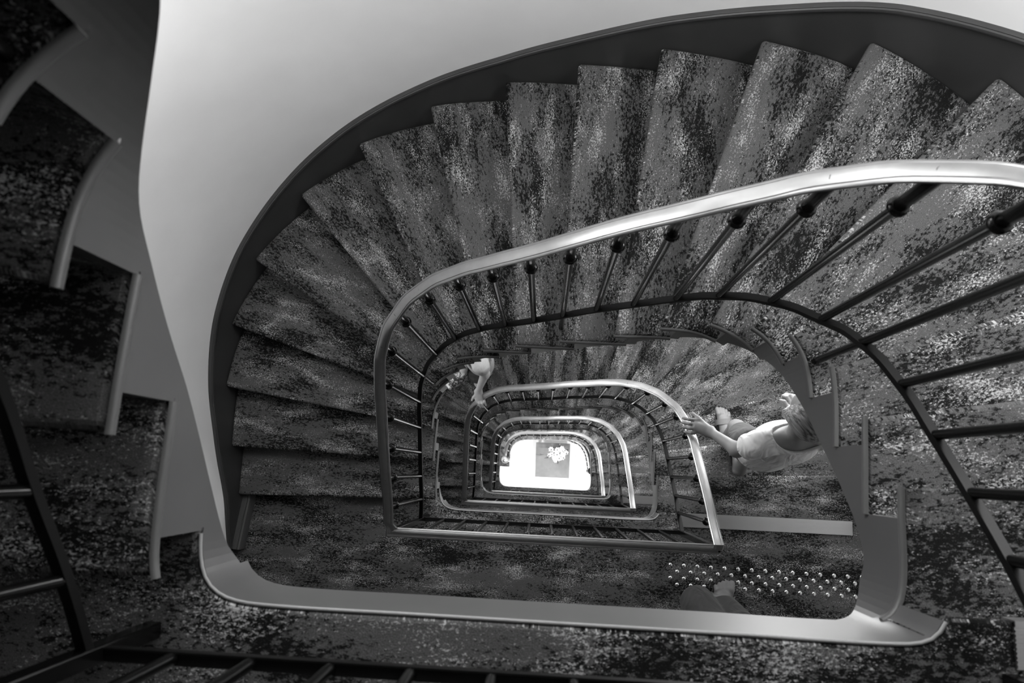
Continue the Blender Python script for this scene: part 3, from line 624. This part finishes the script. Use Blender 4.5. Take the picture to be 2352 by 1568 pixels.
blend('hair', [(hd + V3(0, -.02, .045), hd + V3(0, -.01, .03), .088, .086), (hd + V3(0, -.06, .02), hd + V3(0, -.07, -.05), .06, .045, (1, 0, 0), 1.3)], M_HAIR_D, gp, h=.006, k=.03, cuts=(lambda X, Y, Z: .07 - np.sqrt((X - hd[0])**2 + (Y - hd[1] - .09)**2 + (Z - hd[2] + .01)**2),), org0=G)
sandal(gp, G, (1.703, -.48), (1.730, -.285), 0, w=1.3); sandal(gp, G, (1.60, -.52), (1.61, -.345), 0, w=1.3)

# --- the person one flight further down, reaching for the rail
G = (.11, 1.08, -2.0); gq = empty('person', G); set_tag(gq, 'person in pale grey top reaching for the handrail, holding a patterned pouch', 'person')
pel = V3(.155, 1.11, -1.06); nk = V3(.155, 1.12, -.45); shL = V3(.215, .995, -.50); shR = V3(.10, 1.26, -.50); elL = V3(.228, .965, -.73); wrL = V3(.170, .860, -.905); hd = V3(.125, 1.115, -.27)
elR = V3(.085, 1.22, -.78); wrR = V3(.052, 1.055, -.95); kL = V3(.105, 1.045, -1.42); aL = V3(.14, 1.12, -1.83); kR = V3(.13, 1.20, -1.47); aR = V3(.11, 1.30, -1.83)
kn = V3(.182, .812, -.935); ac = unit(V3(1, .25, 0)); fw = unit((-.75, -.55, -.35))
tips = [(-.030, [V3(.160, .783, -.945), V3(.170, .760, -.975)]), (-.010, [V3(.178, .772, -.943), V3(.188, .748, -.975)]), (.010, [V3(.198, .772, -.943), V3(.207, .750, -.975)]), (.030, [V3(.217, .783, -.943), V3(.226, .762, -.970)])]
body = [(pel, pel + V3(0, 0, .15), .09, .08, (.5, -.85, 0), 1.3), (pel + V3(0, 0, .15), nk - V3(0, 0, .2), .08, .085, (.5, -.85, 0), 1.4), (nk - V3(0, 0, .2), nk - V3(0, 0, .08), .085, .06, (.5, -.85, 0), 1.6),
        (nk - V3(0, 0, .05), hd - V3(0, 0, .06), .046, .044), (shL, elL, .040, .033), (elL, wrL, .033, .021), (shR, elR, .040, .033), (elR, wrR, .033, .021), (nk - V3(0, 0, .06), shL, .045, .045), (nk - V3(0, 0, .06), shR, .045, .045),
        (pel + V3(-.02, -.06, -.01), kL, .075, .048), (kL, aL, .048, .032), (pel + V3(.02, .06, -.01), kR, .075, .048), (kR, aR, .048, .032)]
body += hand_prims(wrL, kn, ac, tips, [wrL + (kn - wrL) * .4 - ac * .02, V3(.135, .815, -.935), V3(.122, .795, -.955)]) + head_prims(hd, fw)
k2 = V3(.035, 1.02, -1.0); body += hand_prims(wrR, k2, unit(V3(-.4, .9, 0)), [(o_, [k2 + V3(-.02, -.02 + o_, -.03), k2 + V3(.0, -.02 + o_, -.055)]) for o_ in (-.03, -.01, .01, .03)], [wrR + (k2 - wrR) * .4 + V3(.02, -.01, 0), k2 + V3(.02, -.02, -.02), k2 + V3(.015, -.03, -.045)])
body += foot_prims(V3(.155, 1.14, -1.875), V3(.045, 1.015, -1.88), aL) + foot_prims(V3(.13, 1.32, -1.875), V3(.02, 1.20, -1.88), aR)
bq = blend('body', body, M_SKIN2, gq, h=.005, k=.025, org0=G); eyes(hd, fw, bq, G)
dL = unit(elL - shL); dR = unit(elR - shR); sL = shL + (elL - shL) * .35; sR = shR + (elR - shR) * .5
tee = [(pel + V3(0, 0, .02), pel + V3(0, 0, .15), .105, .096, (.5, -.85, 0), 1.3), (pel + V3(0, 0, .15), nk - V3(0, 0, .2), .096, .10, (.5, -.85, 0), 1.4), (nk - V3(0, 0, .2), nk - V3(0, 0, .08), .10, .075, (.5, -.85, 0), 1.6), (nk - V3(0, 0, .06), shL, .06, .056), (nk - V3(0, 0, .06), shR, .06, .056), (shL, shL + (elL - shL) * .35, .054, .056), (shR, sR, .054, .06)]
neck = lambda X, Y, Z: .080 - np.sqrt((X - nk[0])**2 + (Y - nk[1])**2 + (Z - nk[2] - .02)**2)
blend('t_shirt', tee, M_TEE2, gq, h=.005, k=.03, cuts=(neck, sleeve(sL, dL), sleeve(sR, dR)), org0=G)
sh = [(pel + V3(0, 0, .06), pel, .10, .105, (.5, -.85, 0), 1.3), (pel + V3(-.02, -.06, -.01), pel + (kL - pel) * .6 + V3(0, -.03, 0), .092, .085), (pel + V3(.02, .06, -.01), pel + (kR - pel) * .6 + V3(0, .03, 0), .092, .085)]
blend('shorts', sh, M_SHORT, gq, h=.006, k=.02, cuts=(plane(V3(.12, 1.08, -1.30), (0, 0, -1)), plane(pel + V3(0, 0, .05), (0, 0, 1))), org0=G)
blend('hair', [(hd + V3(.02, .015, .04), hd + V3(.01, .01, .03), .088, .086), (hd + V3(.06, .05, .01), hd + V3(.07, .06, -.06), .05, .04)], M_HAIR_D, gq, h=.006, k=.03, cuts=(lambda X, Y, Z: .068 - np.sqrt((X - hd[0] - fw[0] * .09)**2 + (Y - hd[1] - fw[1] * .09)**2 + (Z - hd[2] - fw[2] * .09)**2),), org0=G)
sandal(gq, G, (.16, 1.145), (.055, 1.025), -1.92); sandal(gq, G, (.135, 1.325), (.03, 1.21), -1.92)
# the patterned pouch in the right hand
mt, nt, b = new_mat('blotched_fabric'); tc = N(nt, 'ShaderNodeTexCoord'); nz = N(nt, 'ShaderNodeTexNoise'); nz.inputs['Scale'].default_value = 42; nz.inputs['Detail'].default_value = 1; nz.inputs['Distortion'].default_value = 1.5
cr = N(nt, 'ShaderNodeValToRGB'); cr.color_ramp.interpolation = 'CONSTANT'; cr.color_ramp.elements[0].color = grey(.015); cr.color_ramp.elements[1].position = .47; cr.color_ramp.elements[1].color = grey(.13); e_ = cr.color_ramp.elements.new(.58); e_.color = grey(.5)
nt.links.new(tc.outputs['Object'], nz.inputs['Vector']); nt.links.new(nz.outputs['Fac'], cr.inputs[0]); nt.links.new(cr.outputs[0], b.inputs['Base Color']); b.inputs['Roughness'].default_value = .8; M_BLOTCH = mt
G = (-.015, 1.0, -1.10); pb = empty('patterned_pouch', G); set_tag(pb, 'small blotch-patterned pouch held out by the person in pale grey', 'bag')
blend('pouch_body', [(V3(-.055, .935, -1.10), V3(.035, 1.005, -1.08), .046, .050, (0, 0, 1), 1.5)], M_BLOTCH, pb, h=.005, org0=G)
blend('pouch_trim', [(V3(-.065, .890, -1.075), V3(-.110, .935, -1.075), .012, .012, (0, 0, 1), 3.5)], M_TEE, pb, h=.004, org0=G)

# ---------------------------------------------------------------- lobby table with flowers, and the curved rail on the lobby floor
M_TABLE = simple('dark_glass_top', .12, .08, noise=.15, nscale=6, coat=.5); M_LEG = simple('table_leg', .05, .3); M_PETAL = simple('white_petal', .55, .6); M_CORE = simple('flower_centre', .05, .8); M_LEAF = simple('dark_leaf', .05, .5); M_VASE = simple('pale_vase', .45, .2)
TZ = GROUND + .75; tb = empty('side_table', (.832, .48, GROUND)); set_tag(tb, 'square table with a dark glossy top on the white lobby floor', 'table')
o = obj('table_top', *box_vf(-.295, .295, -.297, .297, .715, .75), M_TABLE, tb); bevel(o, .004, 2)
for x in (-.26, .26):
    for y in (-.26, .26):
        o = obj('leg', *box_vf(-.02, .02, -.02, .02, 0, .716), M_LEG, tb); o.location = (x, y, 0); bevel(o, .003, 1)
va = empty('vase', (.90, .57, TZ)); set_tag(va, 'pale round vase under the white bouquet on the lobby table', 'vase')
v, f = lathe_vf([(.035, 0), (.06, .03), (.065, .08), (.045, .14), (.035, .17), (.042, .185), (.036, .185), (.03, .17), (.03, .02)], 20); obj('vase_body', v, f, M_VASE, va, smooth=50)
bq_ = empty('bouquet', (.90, .57, TZ + .17)); set_tag(bq_, 'loose bouquet of white flowers in the vase on the lobby table', 'flowers')
def petal_vf(n, R, lift):
    v = []; f = []
    for i in range(n):
        a = 2 * math.pi * i / n; c, s_ = math.cos(a), math.sin(a); w_ = R * .33; b0 = len(v)
        for (x, y, z) in ((.004, 0, 0), (R * .5, -w_, lift * .7), (R * .95, -w_ * .5, lift), (R, 0, lift * .8), (R * .95, w_ * .5, lift), (R * .5, w_, lift * .7), (R * .5, 0, lift * .35)): v.append((x * c - y * s_, x * s_ + y * c, z))
        f += [(b0, b0 + 1, b0 + 6), (b0 + 1, b0 + 2, b0 + 3, b0 + 6), (b0 + 6, b0 + 3, b0 + 4, b0 + 5), (b0, b0 + 6, b0 + 5)]
    return v, f
PET = [make_mesh('petals', *petal_vf(7, .046, .02), M_PETAL), make_mesh('petals', *petal_vf(6, .038, .028), M_PETAL)]
CORE = make_mesh('flower_centre', *lathe_vf([(.012, -.004), (.013, .004), (.008, .010), (.001, .012)], 10), M_CORE)
random.seed(3)
spots = [(0, 0), (.05, .05), (-.05, .03), (-.09, .0), (.10, .01), (.13, .08), (.04, -.06), (-.02, -.09), (-.10, .08), (.16, .03), (.08, .10), (-.14, -.02), (.0, .08), (-.06, -.05), (.11, -.05)]
for i, (x, y) in enumerate(spots):
    z = .16 + .06 * random.random() - .5 * (x * x + y * y)
    fo = link_mesh('flower', PET[i % 2], bq_, (x, y, z)); fo.rotation_euler = (-y * 2.5 + random.uniform(-.3, .3), x * 2.5 + random.uniform(-.3, .3), random.uniform(0, 6)); fo.scale = (1, 1, 1)
    if i % 3 != 1: link_mesh('flower_centre', CORE, fo, (0, 0, .004))
    vv, ff = sweep_vf([(x * .15, y * .15, -.12), (x * .5, y * .5, .03), (x, y, z - .002)], [(-.002, -.002), (.002, -.002), (.002, .002), (-.002, .002)]); obj('stem', vv, ff, M_LEAF, bq_)
for i, (x, y, L_) in enumerate(((-.36, -.01, .15), (-.22, -.07, .12), (.05, .20, .10), (.2, .1, .10), (-.1, .17, .09), (.02, -.16, .1))):
    d = unit((x, y, .12)); e = np.array((-d[1], d[0], 0)); a = np.array((x, y, .16)); pts = [a, a - d * L_ * .5 + e * .018 + V3(0, 0, .012), a - d * L_, a - d * L_ * .5 - e * .018 + V3(0, 0, .012)]
    obj('leaf', pts + [p - V3(0, 0, .002) for p in pts], [(0, 1, 2, 3), (7, 6, 5, 4), (0, 4, 5, 1), (1, 5, 6, 2), (2, 6, 7, 3), (3, 7, 4, 0)], M_LEAF, bq_)
    vv, ff = sweep_vf([(0, 0, -.1), tuple((a - d * L_) * .6 + V3(0, 0, .02)), tuple(a - d * L_)], [(-.002, -.002), (.002, -.002), (.002, .002), (-.002, .002)]); obj('stem', vv, ff, M_LEAF, bq_)
lr = empty('balustrade', (1.16, .85, GROUND)); set_tag(lr, 'thin dark curved rail standing on the white lobby floor at the right', 'balustrade')
lp = catmull([(1.10, .865, 1.02), (1.16, .846, 1.02), (1.312, .786, 1.02), (1.405, .664, 1.02), (1.445, .555, 1.02), (1.48, .365, 1.02)], 6); lq = [(p[0] - 1.16, p[1] - .85, p[2]) for p in lp]
vv, ff = sweep_vf(lq, [(-.016, -.012), (.016, -.012), (.016, .012), (-.016, .012)]); obj('handrail', vv, ff, M_FLAT_IRON, lr, smooth=35)
vv, ff = sweep_vf([(p[0], p[1], .1) for p in lq], BAR_PROF); obj('bottom_rail', vv, ff, M_FLAT_IRON, lr, smooth=35)
me = make_mesh('lobby_baluster', *lathe_vf([(.009, 0), (.009, .91)], 10), M_RAIL, smooth=40)
for i in range(2, len(lq), 3): link_mesh('baluster', me, lr, (lq[i][0], lq[i][1], .1))
v, f = lathe_vf([(.03, 0), (.03, .95), (.05, .98), (.062, 1.02), (.05, 1.06), (.02, 1.08), (.001, 1.082)], 18); o = obj('newel_post', v, f, M_FLAT_IRON, lr, smooth=45); o.location = (1.486 - 1.16, .325 - .85, 0)
